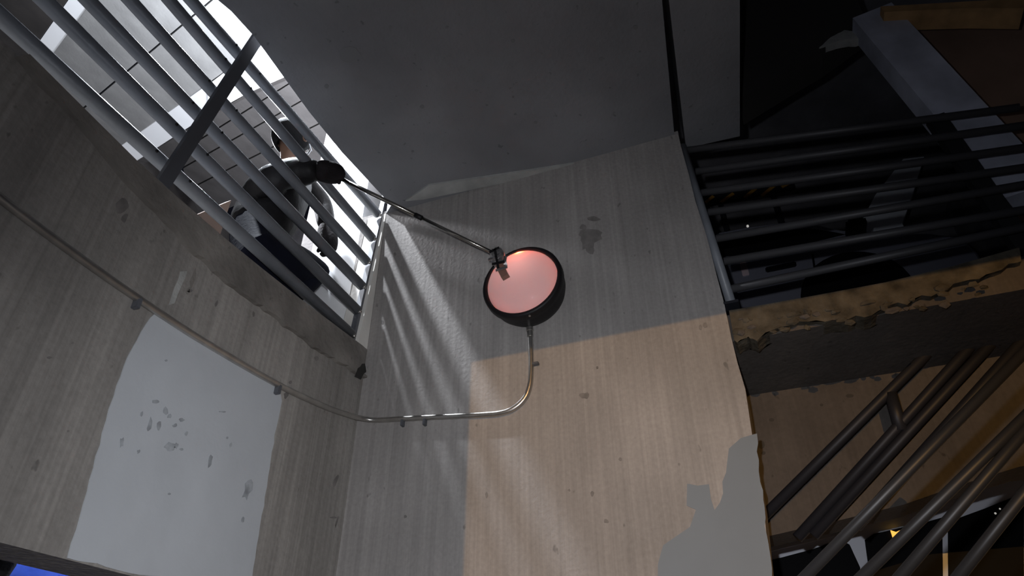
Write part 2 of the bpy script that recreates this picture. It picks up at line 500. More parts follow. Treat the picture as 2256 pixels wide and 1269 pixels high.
plank('plank', PLANK, sh(J['mid'], 1, 1), ((290, 304), (570, 103)), soffit)
st = empty('strip_light.002', Q(380, 270), 'long pale strip light crossing behind the middle rail post', 'light')
plank('diffuser', TUBE_D, J['b0'], J['b1'], st, 0.01, ext=0.0)
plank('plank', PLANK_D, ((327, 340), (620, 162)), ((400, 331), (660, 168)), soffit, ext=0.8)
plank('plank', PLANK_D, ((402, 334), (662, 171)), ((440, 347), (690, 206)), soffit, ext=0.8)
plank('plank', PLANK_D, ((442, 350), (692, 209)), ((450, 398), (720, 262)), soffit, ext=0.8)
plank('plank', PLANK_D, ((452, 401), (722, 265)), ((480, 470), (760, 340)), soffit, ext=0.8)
# bright diffuser set in the white strip at its far right end
fx = empty('strip_light', Q(560, 180), 'glaring white strip light at the top right behind the railing', 'light')
bm = N(); prism(bm, [Q(*q) - nQ * 0.02 for q in ((460, 192), (571, 106), (584, 114), (630, 166), (545, 203), (462, 250))], nQ * 0.03)
link('diffuser', bm, TUBE, fx)
bm = N(); prism(bm, [Q(*q) + nQ * 0.012 for q in ((456, 190), (570, 102), (584, 108), (638, 168), (545, 207), (459, 254))], nQ * 0.03)
link('housing', bm, WHITE, fx)

# far backdrop walls
bm = N(); box(bm, (-3, 7.5, 0), (8, 7.7, 9)); structure('wall_far', bm, CON_DARK)
bm = N(); box(bm, (7.0, -6, 0), (7.2, 7.5, 9)); structure('wall_front', bm, CON_FAR, label='dark far wall of the parking deck')
bm = N(); box(bm, (2.6, 2.22, 0), (7.0, 2.4, 7.2)); structure('light_block_side', bm, CON_DARK)  # unseen partition added to keep deck lamps out of the right bay
bm = N(); box(bm, (3.4, -2.6, 0), (7.0, -2.43, 6.7)); structure('wall_side', bm, CON_FAR)
bm = N(); box(bm, (3.35, -2.43, 6.5), (7.0, 2.22, 6.7)); structure('ceiling.002', bm, CON_FAR, label='dark slab over the parked car')

# right bay: landing slab edge, spandrel, upper deck
zt, zb = 1.5 + 1.52, 1.5 + 1.385
XS = 3.06
YE = -2.43
top_e = [P(x, y, 0, XR) for x, y in ((1606, 684), (1700, 668), (1800, 650), (1950, 622), (2100, 586), (2246, 545))]
bot_e = [P(x, y, 0, XR) for x, y in ((2250, 575), (2190, 600), (2120, 622), (2050, 648), (1980, 672), (1920, 690), (1850, 700), (1780, 708), (1700, 728), (1660, 752), (1645, 742), (1618, 752))]
rr = random.Random(11)
bot_e = [p + Vector((0, 0, rr.uniform(-0.012, 0.012))) for p in smooth_path(bot_e, 4)]
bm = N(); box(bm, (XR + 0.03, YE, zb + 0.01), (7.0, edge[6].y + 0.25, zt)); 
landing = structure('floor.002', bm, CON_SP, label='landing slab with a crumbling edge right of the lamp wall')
bm = N(); prism(bm, top_e + bot_e, (0.10, 0, 0))
bmesh.ops.triangulate(bm, faces=bm.faces[:])
structure('slab_edge', bm, CON_BROKEN, landing)['label'] = 'brown crumbling slab edge'
# loose pale lumps of aggregate in the broken edge
for i in range(46):
    r_ = random.Random(200 + i)
    u = r_.random() ** 1.4
    x = 1625 + u * 560
    yc = 745 - 0.10 * (x - 1640) - (0.00012 * (x - 1640) ** 2)
    c = P(x, yc - r_.uniform(4, 46), 0, XR - 0.002)
    bm = N(); bmesh.ops.create_icosphere(bm, subdivisions=1, radius=r_.uniform(0.006, 0.02), matrix=Matrix.Translation(c) @ Matrix.Diagonal((0.5, r_.uniform(0.9, 1.8), r_.uniform(0.6, 1.0), 1)))
    for v in bm.verts:
        v.co += Vector([r_.uniform(-0.003, 0.003) for _ in range(3)])
    structure('stone', bm, CON_BROKEN if i % 5 else CON_SP, landing)
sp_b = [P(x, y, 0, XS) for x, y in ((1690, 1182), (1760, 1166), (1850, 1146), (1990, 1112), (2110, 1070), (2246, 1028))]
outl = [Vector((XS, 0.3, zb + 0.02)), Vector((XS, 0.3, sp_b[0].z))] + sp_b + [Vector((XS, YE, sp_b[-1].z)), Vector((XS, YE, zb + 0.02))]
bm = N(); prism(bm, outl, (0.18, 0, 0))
sp = structure('wall_spandrel', bm, CON_SP, label='spandrel wall below the landing striped by bars for rail shadows')
for i, (x, y, w, h) in enumerate(((1872, 872, 9, 4), (1810, 892, 4, 3), (1700, 925, 6, 4), (1678, 980, 7, 9), (1682, 998, 5, 4))):
    pts = [P(x + w * math.cos(a), y + h * math.sin(a), 0, XS) for a in [2 * math.pi * k / 9 for k in range(9)]]
    bm = N(); prism(bm, pts, (-0.001, 0, 0)); structure('stain', bm, mat('spandrel_stain', (0.05, 0.045, 0.04), 0.9), sp)

# square pillar at the far right of the landing
pa, pb = P(1920, 45, 0, 2.72), P(2290, 470, 0, 2.72)
bm = N(); bar(bm, pa, P(2262, 440, 0, 2.72), 0.20, 0.13, (0, 1, 0)) 
structure('pillar', bm, mat('pillar_paint', (0.52, 0.54, 0.64), 0.7, var=0.25, vscale=(5, 5, 5)), label='grey concrete pillar leaning at the end of the right railing')
bm = N(); bar(bm, P(2060, 262, 0, 2.62), P(2262, 555, 0, 2.62), 0.07, 0.05, (0, 1, 0))
structure('trim_3', bm, mat('post_black', (0.012, 0.012, 0.014), 0.7), label='dark upright strip in front of the grey pillar')
# top right beam edge with lamplight put into its brown, and dark mates
bm = N(); prism(bm, [P(x, y, 0, 2.6) for x, y in ((1940, 14), (2256, -4), (2256, 18), (2140, 18), (1990, 24), (1948, 27))], (0.12, 0, 0))
structure('trim_4', bm, mat('lamplit_brown', (0.42, 0.25, 0.11), 0.9, var=0.3, vscale=(9, 9, 9)), label='thin beam edge coloured brown for lamplight across the top right corner')
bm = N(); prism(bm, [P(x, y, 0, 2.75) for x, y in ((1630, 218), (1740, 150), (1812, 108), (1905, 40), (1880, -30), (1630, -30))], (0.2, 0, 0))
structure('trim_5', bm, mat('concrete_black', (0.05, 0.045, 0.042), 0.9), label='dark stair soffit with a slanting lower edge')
bm = N(); prism(bm, ragged([P(x, y, 0, 2.74) for x, y in ((1806, 104), (1830, 82), (1862, 66), (1890, 72), (1896, 84), (1850, 90))], 0.004, 0.02, 6, 0), (0.05, 0, 0))
structure('trim_6', bm, CON_GROUT, label='small pale lump under the dark stair soffit')
bm = N(); prism(bm, [P(x, y, 0, 3.0) for x, y in ((1950, 20), (2270, 0), (2330, 560), (2230, 440), (2090, 240))], (0.12, 0, 0))
structure('wall_brown', bm, mat('brown_wall', (0.32, 0.20, 0.14), 0.9, var=0.2), label='dark brown wall panel right of the grey pillar')

# ================================================================== ROUND LAMP
LX = 2.36
lc = P(1150, 621, 0, LX)
lamp = empty('round_lamp', (XR, lc.y, lc.z), 'round black signal lamp with pinkish white dome on the concrete wall', 'lamp')
R0 = 0.191
bm = N(); lathe(bm, [(0.012, 0.168), (-0.012, 0.172), (-0.014, 0.184), (-0.006, R0), (0.02, R0 + 0.001), (0.028, 0.186), (0.05, 0.183), (0.09, 0.178), (0.125, 0.165), (0.1395, 0.150), (0.1395, 0.0)], lc, (1, 0, 0), 64)
link('housing', bm, BLACK, lamp, True)
dm = bpy.data.materials.new('opal_dome')
dm.use_nodes = True
nt = dm.node_tree
b = nt.nodes['Principled BSDF']
b.inputs['Base Color'].default_value = (0.80, 0.66, 0.67, 1)
b.inputs['Roughness'].default_value = 0.045
tr = nt.nodes.new('ShaderNodeBsdfTranslucent'); tr.inputs[0].default_value = (0.9, 0.75, 0.72, 1)
mx = nt.nodes.new('ShaderNodeMixShader'); mx.inputs[0].default_value = 0.35
nt.links.new(b.outputs[0], mx.inputs[1]); nt.links.new(tr.outputs[0], mx.inputs[2])
nt.links.new(mx.outputs[0], nt.nodes['Material Output'].inputs[0])
prof = []
for k in range(13):
    a = math.pi / 2 * k / 12
    prof.append((0.008 - 0.085 * math.cos(a), 0.169 * math.sin(a)))
bm = N(); lathe(bm, prof, lc, (1, 0, 0), 64)
link('dome', bm, dm, lamp, True)
# red indicator inside the dome near its top
led = lc + Vector((-0.021, 0.0, 0.143))
bm = N(); bmesh.ops.create_uvsphere(bm, u_segments=12, v_segments=8, radius=0.004, matrix=Matrix.Translation(led))
link('indicator', bm, OPALLED, lamp, True)
light('indicator_light', 'POINT', led + Vector((-0.010, 0, 0.001)), 1.6, (1.0, 0.09, 0.02), shadow_soft_size=0.003)
light('dome_glow', 'POINT', lc + Vector((0.03, 0, 0.05)), 0.45, (1.0, 0.88, 0.88), shadow_soft_size=0.03)
for ang in (-100, 20, 140):
    p = lc + Vector((0.0, R0 * math.cos(rad(ang)), R0 * math.sin(rad(ang))))
    bm = N(); lathe(bm, [(0, 0.0), (0, 0.005), (0.006, 0.005), (0.006, 0)], p - Vector((0, math.cos(rad(ang)), math.sin(rad(ang)))) * 0.001, (0, math.cos(rad(ang)), math.sin(rad(ang))), 10)
    link('screw', bm, STEEL, lamp)

# ================================================================== CONDUIT
rc = 0.0122
lw = [P(x, y, 1, YL - 0.014) for x, y in ((-120, 335), (0, 436), (150, 549), (300, 655), (450, 753), (610, 846), (700, 889), (748, 908))]
rw = [P(x, y, 0, XR - 0.014) for x, y in ((815, 925), (880, 923), (960, 919), (1060, 914), (1108, 909), (1136, 897), (1157, 876), (1167, 850), (1170, 820), (1170, 780), (1168, 735))]
cond = empty('conduit', lw[3], 'bare metal conduit pipe bending across both walls up to the lamp', 'pipe')
bm = N(); tube(bm, smooth_path(lw + rw, 6), rc, 12); link('pipe', bm, STEEL, cond, True)
bm = N(); a = P(1168, 742, 0, XR - 0.014); bb = P(1167, 722, 0, XR - 0.014)
tube(bm, [a, a.lerp(bb, 0.6), a.lerp(bb, 0.62), bb], [0.0145, 0.0145, 0.017, 0.017], 10); link('connector', bm, STEEL, cond)
for (x, y, wl) in ((303, 660, 'l'), (612, 851, 'l'), (888, 929, 'r'), (937, 927, 'r'), (1175, 803, 'r')):
    bm = N()
    if wl == 'l':
        c = P(x, y, 1, YL - 0.010); box(bm, c + Vector((-0.008, -0.016, -0.034)), c + Vector((0.008, 0.009, 0.004)), 0.002)
    elif x < 1000:
        c = P(x, y, 0, XR - 0.010); box(bm, c + Vector((-0.016, -0.006, -0.024)), c + Vector((0.009, 0.006, 0.006)), 0.002)
    else:
        c = P(x, y, 0, XR - 0.010); box(bm, c + Vector((-0.014, -0.026, -0.006)), c + Vector((0.009, 0.010, 0.006)), 0.002)
    link('strap', bm, RAIL_P, cond)

# ================================================================== LEFT RAILING
YR = YL + 0.035
rail_l = empty('guard_rail', P(790, 770, 1, YR), 'grey metal guard rail of six pipes in the upper left opening', 'railing')
ends = [((0, 12), (774, 737)), ((122, 0), (787, 684)), ((218, 0), (797, 630)), ((310, 0), (808, 576)), ((396, 0), (820, 525)), ((444, 0), (832, 472))]
rr_ = [0.0265, 0.026, 0.0255, 0.025, 0.025, 0.025]
for (a, bq), r in zip(ends, rr_):
    A = P(a[0] - 17, a[1] + 8, 1, YR); B = P(*bq, 1, YR)
    A2 = A + (A - B).normalized() * 0.7
    bm = N(); tube(bm, [A2, B], r, 16); link('rail', bm, RAIL, rail_l, True)
bm = N(); bar(bm, P(774, 776, 1, YR), P(853, 430, 1, YR), 0.056, 0.03, (1, 0, 0)); link('post', bm, RAIL_P, rail_l)
bm = N(); bar(bm, P(356, 408, 1, YR - 0.04), P(575, 72, 1, YR - 0.04), 0.05, 0.02, (1, 0, 0)); link('post', bm, RAIL_P, rail_l)
for (a, bq), r in zip(ends, rr_):
    A = P(a[0] - 17, a[1] + 8, 1, YR); B = P(*bq, 1, YR)
    c = B - Vector((0.004, 0.0, 0.004)); bm = N(); bmesh.ops.create_uvsphere(bm, u_segments=10, v_segments=6, radius=0.011, matrix=Matrix.Translation(c + Vector((-0.002, -0.022, -0.012))))
    link('weld', bm, STEEL, rail_l, True)
    for s in (-0.085, 0.075):
        # bolt heads on both sides of the middle post
        t = (P(463, 245, 1, YR).x - A.x) / (B.x - A.x)
        m_ = A.lerp(B, t)
        m_.x += s + (m_.z - P(463, 245, 1, YR).z) * 0.18
        bm = N(); lathe(bm, [(0, 0.0), (0, 0.006), (0.005, 0.005), (0.005, 0)], m_ + Vector((0, -r + 0.001, 0.0)), (0, -1, 0), 8)
        link('bolt', bm, BLACK, rail_l)

# ================================================================== RIGHT RAILING (landing) AND STAIR RAILS, SOME STANDING FOR SHADOWS
XRR = 2.54
rail_r = empty('guard_rail.001', P(1612, 668, 0, XRR), 'dark guard rail of seven pipes in front of the parked car', 'railing')
zs = []
for (a, bq) in (((1513, 331), (2050, 262)), ((1533, 378), (2090, 300)), ((1545, 425), (2120, 345)), ((1560, 468), (2150, 385)), ((1578, 526), (2185, 420)), ((1595, 576), (2215, 470)), ((1611, 637), (2235, 505))):
    bm = N(); tube(bm, [P(*a, 0, XRR), P(*bq, 0, XRR) + (P(*bq, 0, XRR) - P(*a, 0, XRR)).normalized() * 0.32], 0.0175, 12); link('rail', bm, mat('rail_charcoal', (0.07, 0.07, 0.075), 0.5, metal=0.2), rail_r, True)  # even dark grey on every pipe of this rail
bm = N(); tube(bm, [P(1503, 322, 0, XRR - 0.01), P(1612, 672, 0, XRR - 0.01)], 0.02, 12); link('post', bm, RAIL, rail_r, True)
bm = N(); c = P(1612, 672, 0, XRR - 0.01); box(bm, c + Vector((-0.03, -0.03, -0.008)), c + Vector((0.03, 0.03, 0.004))); link('foot_plate', bm, RAIL_D, rail_r)

def stair_rail_or_shadow(name, X, lines, r, m, label, extra=()):
    o = empty(name, P(*lines[0][0], 0, X), label, 'railing')
    for (a, bq) in lines:
        A, B = P(*a, 0, X), P(*bq, 0, X)
        B = B + (B - A).normalized() * 0.5
        bm = N(); tube(bm, [A - (B - A).normalized() * 0.05, B], r, 12); link('rail', bm, m, o, True)
    for (a, bq) in extra:
        bm = N(); tube(bm, [P(*a, 0, X), P(*bq, 0, X)], r * 1.2, 12); link('shadow_upright', bm, m, o, True)
    return o

stair_rail_or_shadow('stair_rail_or_shadow', 2.96, [((1690, 1130), (2065, 757)), ((1775, 1165), (2170, 728)), ((1810, 1160), (2180, 760)), ((1905, 1140), (2240, 765))], 0.0215, RAIL_D, 'dark bars added as rail shadows climbing right across the spandrel wall', [((1962, 868), (1985, 950))])  # dark bars stand in for shadows of rails on the wall
stair_rail_or_shadow('stair_rail_or_shadow.001', 1.9, [((1760, 1285), (2012, 1027)), ((1885, 1285), (2114, 1060)), ((1975, 1280), (2114, 1118)), ((2100, 1285), (2195, 1165))], 0.0135, mat('rail_near', (0.032, 0.032, 0.034), 0.45, metal=0.3), 'nearer stair rail crossing the bottom right corner', [])

# ================================================================== PARKED CAR behind the right railing
XC = 3.75
car = empty('parked_car', (XC + 0.3, -0.2, zt), 'dark grey parked car seen from below behind the right railing', 'car')
body = [P(x, y, 0, XC) for x, y in ((1585, 508), (1640, 503), (1720, 492), (1785, 488), (1850, 508), (1920, 520), (2040, 510), (2120, 520), (2160, 560), (2160, 600))]
y1 = body[-1].y
prof = body + [Vector((XC, y1, zt + 0.18)), Vector((XC, 1.5, zt + 0.18)), Vector((XC, 1.45, body[0].z - 0.25)), Vector((XC, 0.9, body[0].z - 0.2))]
bm = N(); prism(bm, prof, (1.55, 0, 0)); bmesh.ops.bevel(bm, geom=bm.edges[:], offset=0.02, segments=1, affect='EDGES'); link('body', bm, CARP, car)
bm = N(); prism(bm, [P(x, y, 0, XC - 0.004) for x, y in ((1560, 568), (1565, 532), (1640, 518), (1780, 503), (1830, 510), (1862, 516), (1740, 545), (1650, 560))], (0.02, 0, 0)); link('side_window', bm, CARG, car)
wc = P(1888, 648, 0, XC - 0.01)
bm = N(); lathe(bm, [(-0.002, 0.0), (-0.002, 0.30), (0.05, 0.30), (0.05, 0.0)], wc, (1, 0, 0), 32); link('wheel_arch', bm, CARG, car)
wcz = Vector((XC - 0.03, wc.y, zt + 0.27))
wh = N(); lathe(wh, [(0.0, 0.15), (-0.01, 0.2), (0.0, 0.265), (0.16, 0.265), (0.16, 0.0)], wcz, (1, 0, 0), 32); wheel = link('wheel', wh, TYRE, car, True)
bm = N(); lathe(bm, [(-0.004, 0.0), (-0.012, 0.06), (-0.004, 0.15), (0.03, 0.155)], wcz, (1, 0, 0), 24); link('rim', bm, RIM, wheel, True)
bm = N(); c = P(1720, 588, 0, XC - 0.012); box(bm, c + Vector((-0.015, -0.09, -0.014)), c + Vector((0.02, 0.09, 0.014)), 0.006); link('door_handle', bm, CARG, car)
bm = N(); c = P(1884, 496, 0, XC - 0.1); box(bm, c + Vector((-0.05, -0.06, -0.035)), c + Vector((0.12, 0.05, 0.035)), 0.02); link('wing_mirror', bm, CARG, car)
bm = N(); c = P(1640, 592, 0, XC - 0.008); box(bm, c + Vector((-0.004, -0.02, -0.05)), c + Vector((0.01, 0.02, 0.05)), 0.003); link('side_lamp', bm, mat('lamp_pink', (0.45, 0.36, 0.38), 0.3), car)
bm = N(); bar(bm, P(1790, 560, 0, XC - 0.002), P(1797, 608, 0, XC - 0.002), 0.012, 0.006, (0, 1, 0)); link('door_seam', bm, CARG, car)

# pale post and a board added for amber light reflections behind the car
bm = N(); pl = [P(x, y, 0, 5.45) for x, y in ((1892, 500), (1988, 492), (2010, 430), (2036, 345), (1990, 350), (1928, 430))]
pl = [Vector((5.45, pl[0].y, zt)), Vector((5.45, pl[1].y, zt))] + pl[1:] + pl[:1]
prism(bm, pl, (0.06, 0, 0))
tag(link('leaning_panel', bm, BOARD, None), 'pale blue-white panel standing behind the parked car', 'panel')
hz = empty('reflection_board', P(1650, 425, 0, 5.6), 'dark board and slanting amber stripes added for reflected lights above the parked car', 'reflection')  # board and stripes added to paint amber reflections
bm = N(); prism(bm, [P(x, y, 0, 5.62) for x, y in ((1545, 452), (1540, 430), (1745, 392), (1752, 412))], (0.04, 0, 0)); link('board', bm, RAIL_D, hz)
for x in (1580, 1700):
    c = P(x, 420, 0, 5.63); bm = N(); box(bm, (5.625, c.y - 0.025, zt), (5.655, c.y + 0.025, c.z)); link('leg', bm, RAIL_D, hz)
for (x0, y0, x1, y1_) in ((1554, 447, 1572, 432), (1588, 446, 1616, 426), (1640, 436, 1665, 415), (1678, 432, 1712, 404), (1722, 412, 1744, 400)):
    A, B = P(x0, y0, 0, 5.615), P(x1, y1_, 0, 5.615)
    bm = N(); bar(bm, A, B, 0.01, 0.034, (1, 0, 0)); link('stripe', bm, REFL_STRIPE, hz)
bm = N(); c = P(1647, 497, 0, 3.7); lathe(bm, [(0, 0), (0, 0.007), (0.01, 0.008), (0.01, 0)], c, (1, 0, 0), 10)
rf = link('mirror_glint', bm, GLINT, car)  # glowing disc painted in for the torch reflected in the car mirror

# ================================================================== WHITE VAN in the lower bay
XV = 4.2
van = empty('white_van', (XV + 0.9, -0.6, 0), 'white van with black windows under the spandrel wall at bottom right', 'van')
pv = lambda x, y, dx=0: P(x, y, 0, XV + dx)
zr0 = pv(1705, 1196); zr1 = pv(2246, 1046)
zr = (zr0.z + zr1.z) / 2
bm = N(); prism(bm, [Vector((XV, 1.2, 0.45)), Vector((XV, 1.2, zr - 0.6)), Vector((XV, 0.9, zr - 0.12)), zr0, pv(1850, 1150), pv(2000, 1105), zr1, Vector((XV, -2.4, zr1.z)), Vector((XV, -2.5, 0.45))], (1.7, 0, 0)); link('body', bm, VANW, van)
for q in (((1690, 1246), (1700, 1234), (1790, 1210), (1852, 1188), (1872, 1200), (1895, 1250), (1905, 1500), (1690, 1500)),
          ((1905, 1190), (1925, 1176), (2040, 1150), (2076, 1140), (2080, 1500), (1925, 1500), (1912, 1240)),
          ((2088, 1150), (2170, 1120), (2256, 1086), (2256, 1500), (2092, 1500))):
    bm = N(); prism(bm, [pv(x, y, -0.006) for x, y in q], (0.02, 0, 0)); link('side_window', bm, CARG, van)
bm = N(); c = pv(1972, 1176, -0.02)
prism(bm, [pv(x, y, -0.02) for x, y in ((1962, 1168), (1974, 1172), (1983, 1168), (1978, 1180), (1968, 1187))], (0.015, 0, 0)); link('amber_glint', bm, AMBER, van)  # glowing chip painted in for the street lamp reflected in the window
for (x, y, r) in ((2193, 1131, 0.006), (2203, 1121, 0.005), (2214, 1118, 0.004)):
    bm = N(); bmesh.ops.create_icosphere(bm, subdivisions=1, radius=r, matrix=Matrix.Translation(pv(x, y, -0.012))); link('window_glint', bm, GLINT, van)  # glowing beads are painted reflections in the van window
bm = N(); bar(bm, pv(1640, 1222, -0.01), pv(1850, 1172, -0.01), 0.02, 0.03, (1, 0, 0)); link('roof_gutter', bm, BOARD, van)

# ================================================================== BLUE SHEET under the left wall
yb = 2.75
bm = N()
rows = []
for i in range(9):
    row = []
    for k in range(25):
        x = 1.0 + 2.0 * k / 24
        z = 1.2 + 1.15 * i / 8
        row.append(bm.verts.new((x, yb + 0.05 * math.sin(9 * x + 2.2 * z) + 0.03 * math.sin(23 * x), z)))
    rows.append(row)
for i in range(8):
    for k in range(24):
        bm.faces.new((rows[i][k], rows[i][k + 1], rows[i + 1][k + 1], rows[i + 1][k]))
bmesh.ops.solidify(bm, geom=bm.faces[:], thickness=0.006)
tag(link('tarpaulin', bm, TARP, None, True), 'crumpled blue sheet hanging under the left concrete wall', 'sheet')
cs = P(-6, 1245, 1, 2.3)
bm = N()
path = [cs + Vector((-0.02, 0, -2.05)), cs + Vector((-0.01, 0, -0.6)), cs + Vector((0, 0, -0.08)), cs + Vector((0.0, 0, 0.0)), cs + Vector((-0.02, 0, 0.05)), cs + Vector((-0.03, 0, 0.25))]
tube(bm, path, [0.06, 0.055, 0.03, 0.05, 0.055, 0.02], 10)
tag(link('draped_post', bm, HAIR, None, True), 'black lumpy post in the bottom left corner before the blue sheet', 'post')

# ================================================================== PERSON
YP = YL + 0.30


def skin_mesh(name, joints, bones, m, parent, root=0, sub=2):
    """continuous skinned surface: joints {name: (point, radius)}"""
    keys = list(joints)
    me = bpy.data.meshes.new(name)
    me.from_pydata([joints[k][0] for k in keys], [(keys.index(a), keys.index(b)) for a, b in bones], [])
    o = bpy.data.objects.new(name, me)
    col.objects.link(o)
    sm = o.modifiers.new('skin', 'SKIN')
    sm.use_smooth_shade = True
    for i, k in enumerate(keys):
        r = joints[k][1]
        me.skin_vertices[0].data[i].radius = (r, r) if not isinstance(r, tuple) else r
        me.skin_vertices[0].data[i].use_root = (i == root)
    ss = o.modifiers.new('sub', 'SUBSURF'); ss.levels = sub; ss.render_levels = sub
    dg = bpy.context.evaluated_depsgraph_get()
    me2 = bpy.data.meshes.new_from_object(o.evaluated_get(dg))
    me2.name = name
    me2.materials.clear(); me2.materials.append(m)
    for p in me2.polygons: p.use_smooth = True
    bpy.data.objects.remove(o)
    o2 = bpy.data.objects.new(name, me2)
    col.objects.link(o2)
    o2.parent = parent
    if parent.type == 'EMPTY':
        o2.matrix_parent_inverse = Matrix.Translation(-parent.location)
    return o2


yp = lambda x, y, d=0: P(x, y, 1, YP + d)
per = empty('person', Vector((yp(560, 600).x, YP, DECK)), 'person in dark jacket, jeans and glove crouching behind the railing holding a pole', 'person')
head = yp(645, 315, 0.02)
pelvis = yp(548, 548, 0.02)
chest = yp(618, 432, 0.02)
neck = yp(630, 372, 0.02)
shN = yp(596, 392, -0.13); elN = yp(648, 380, -0.17); wrN = P(705, 375, 1, YL - 0.015); haN = P(738, 382, 1, YL - 0.04)
shF = yp(668, 405, 0.12); elF = yp(712, 450, 0.03); wrF = yp(720, 505, -0.03); haF = yp(722, 542, -0.07)
hipN, hipF = yp(545, 556, -0.09), yp(560, 548, 0.13)
knN, knF = yp(697, 602, -0.06), yp(700, 600, 0.16)
anN = Vector((yp(610, 640, -0.06).x, YP - 0.06, DECK + 0.085)); anF = Vector((anN.x + 0.03, YP + 0.16, DECK + 0.085))
toN = anN + Vector((0.17, 0, -0.055)); toF = anF + Vector((0.17, 0, -0.055))
joints = {'pelvis': (pelvis, 0.04), 'waist': (pelvis.lerp(chest, 0.5), 0.06), 'chest': (chest, 0.11), 'neckb': (chest.lerp(neck, 0.75), 0.06), 'neck': (neck, 0.046), 'jaw': (neck.lerp(head, 0.55) + Vector((0.02, 0, 0)), 0.062), 'head': (head, 0.082), 'crown': (head + Vector((-0.012, 0, 0.055)), 0.066)}
bones = [('pelvis', 'waist'), ('waist', 'chest'), ('chest', 'neckb'), ('neckb', 'neck'), ('neck', 'jaw'), ('jaw', 'head'), ('head', 'crown')]
for s, (a, b_, c, d) in {'N': (shN, elN, wrN, haN), 'F': (shF, elF, wrF, haF)}.items():
    joints.update({'sh' + s: (a, 0.05), 'el' + s: (b_, 0.038), 'wr' + s: (c, 0.026), 'ha' + s: (d, 0.03)})
    bones += [('chest', 'sh' + s), ('sh' + s, 'el' + s), ('el' + s, 'wr' + s), ('wr' + s, 'ha' + s)]
for s, (a, b_, c, d) in {'N': (hipN, knN, anN, toN), 'F': (hipF, knF, anF, toF)}.items():
    joints.update({'hip' + s: (a, 0.032), 'kn' + s: (b_, 0.055), 'an' + s: (c, 0.035), 'to' + s: (d, 0.03)})
    bones += [('pelvis', 'hip' + s), ('hip' + s, 'kn' + s), ('kn' + s, 'an' + s), ('an' + s, 'to' + s)]
body_o = skin_mesh('body', joints, bones, SKIN, per)
# jacket with both sleeves
jj = {'hem': (pelvis.lerp(chest, 0.1), 0.155), 'waist': (pelvis.lerp(chest, 0.5), 0.165), 'chest': (chest, 0.165), 'collar': (chest.lerp(neck, 0.8), 0.075), 'shN': (shN, 0.075), 'elN': (elN, 0.088), 'wrN': (elN.lerp(wrN, 1.0), 0.055), 'shF': (shF, 0.075), 'elF': (elF, 0.062), 'wrF': (elF.lerp(wrF, 1.0), 0.052)}
skin_mesh('jacket', jj, [('hem', 'waist'), ('waist', 'chest'), ('chest', 'collar'), ('chest', 'shN'), ('shN', 'elN'), ('elN', 'wrN'), ('chest', 'shF'), ('shF', 'elF'), ('elF', 'wrF')], JACKET, per, 2)
# jeans
jn = {'seat': (pelvis + Vector((-0.05, 0, 0.0)), 0.165), 'hipN': (hipN, 0.14), 'knN': (knN, 0.112), 'anN': (anN + Vector((0, 0, 0.03)), 0.06), 'hipF': (hipF, 0.115), 'knF': (knF, 0.112), 'anF': (anF + Vector((0, 0, 0.03)), 0.06), 'top': (pelvis.lerp(chest, 0.3), 0.15)}
skin_mesh('jeans', jn, [('seat', 'top'), ('seat', 'hipN'), ('hipN', 'knN'), ('knN', 'anN'), ('seat', 'hipF'), ('hipF', 'knF'), ('knF', 'anF')], JEANS, per, 0)
for an, to in ((anN, toN), (anF, toF)):
    skin_mesh('shoe', {'h': (an + Vector((-0.05, 0, -0.04)), 0.042), 'm': (an + Vector((0.05, 0, -0.045)), 0.042), 't': (to + Vector((0.0, 0, 0.005)), 0.034)}, [('h', 'm'), ('m', 't')], SHOE, per)
# gloved hands: palm, four fingers of different lengths, thumb
pole_a, pole_b = P(762, 399, 1, YL - 0.075), P(1098, 563, 0, 2.262)
pd = (pole_b - pole_a).normalized()


def glove(wr, palm, axis, fdir, name):
    """axis: along the gripped thing, fdir: the way the fingers leave the palm"""
    axis = axis.normalized(); fdir = (fdir - axis * fdir.dot(axis)).normalized()
    n = axis.cross(fdir)
    out = (palm - wr).normalized()
    jj = {'w': (wr.lerp(palm, -0.3), 0.050), 'p0': (wr.lerp(palm, 0.3), 0.060), 'p1': (palm, 0.062), 'p2': (palm + out * 0.05, 0.040)}
    bn = [('w', 'p0'), ('p0', 'p1'), ('p1', 'p2')]
    o = skin_mesh(name, jj, bn, GLOVE, per, 0)
    for k, ln in enumerate((0.028, 0.032, 0.030, 0.024)):
        base = palm + axis * (0.036 - 0.021 * k) + out * 0.012 - n * 0.012
        p1 = base + fdir * ln
        p2 = p1 + n * ln * 0.8 + fdir * ln * 0.3
        p3 = p2 + n * ln * 0.5 - fdir * ln * 0.6
        f = skin_mesh('finger', {'a': (base - fdir * 0.02, 0.012), 'b': (p1, 0.0115), 'c': (p2, 0.0105), 'd': (p3, 0.0095)}, [('a', 'b'), ('b', 'c'), ('c', 'd')], GLOVE, o, 0)
    tb = palm - out * 0.01 + axis * 0.028 + n * 0.012
    skin_mesh('thumb', {'a': (tb - axis * 0.02, 0.014), 'b': (tb + axis * 0.016 + fdir * 0.012 + n * 0.012, 0.0125), 'c': (tb + axis * 0.034 + fdir * 0.026 + n * 0.010, 0.011)}, [('a', 'b'), ('b', 'c')], GLOVE, o, 0)
    return o


g1_ = glove(wrN, haN, pd, Vector((0.1, -0.6, -0.8)), 'glove')
g2_ = glove(wrF, haF, Vector((0.2, 1, 0)), Vector((0.5, 0, -1)), 'glove')
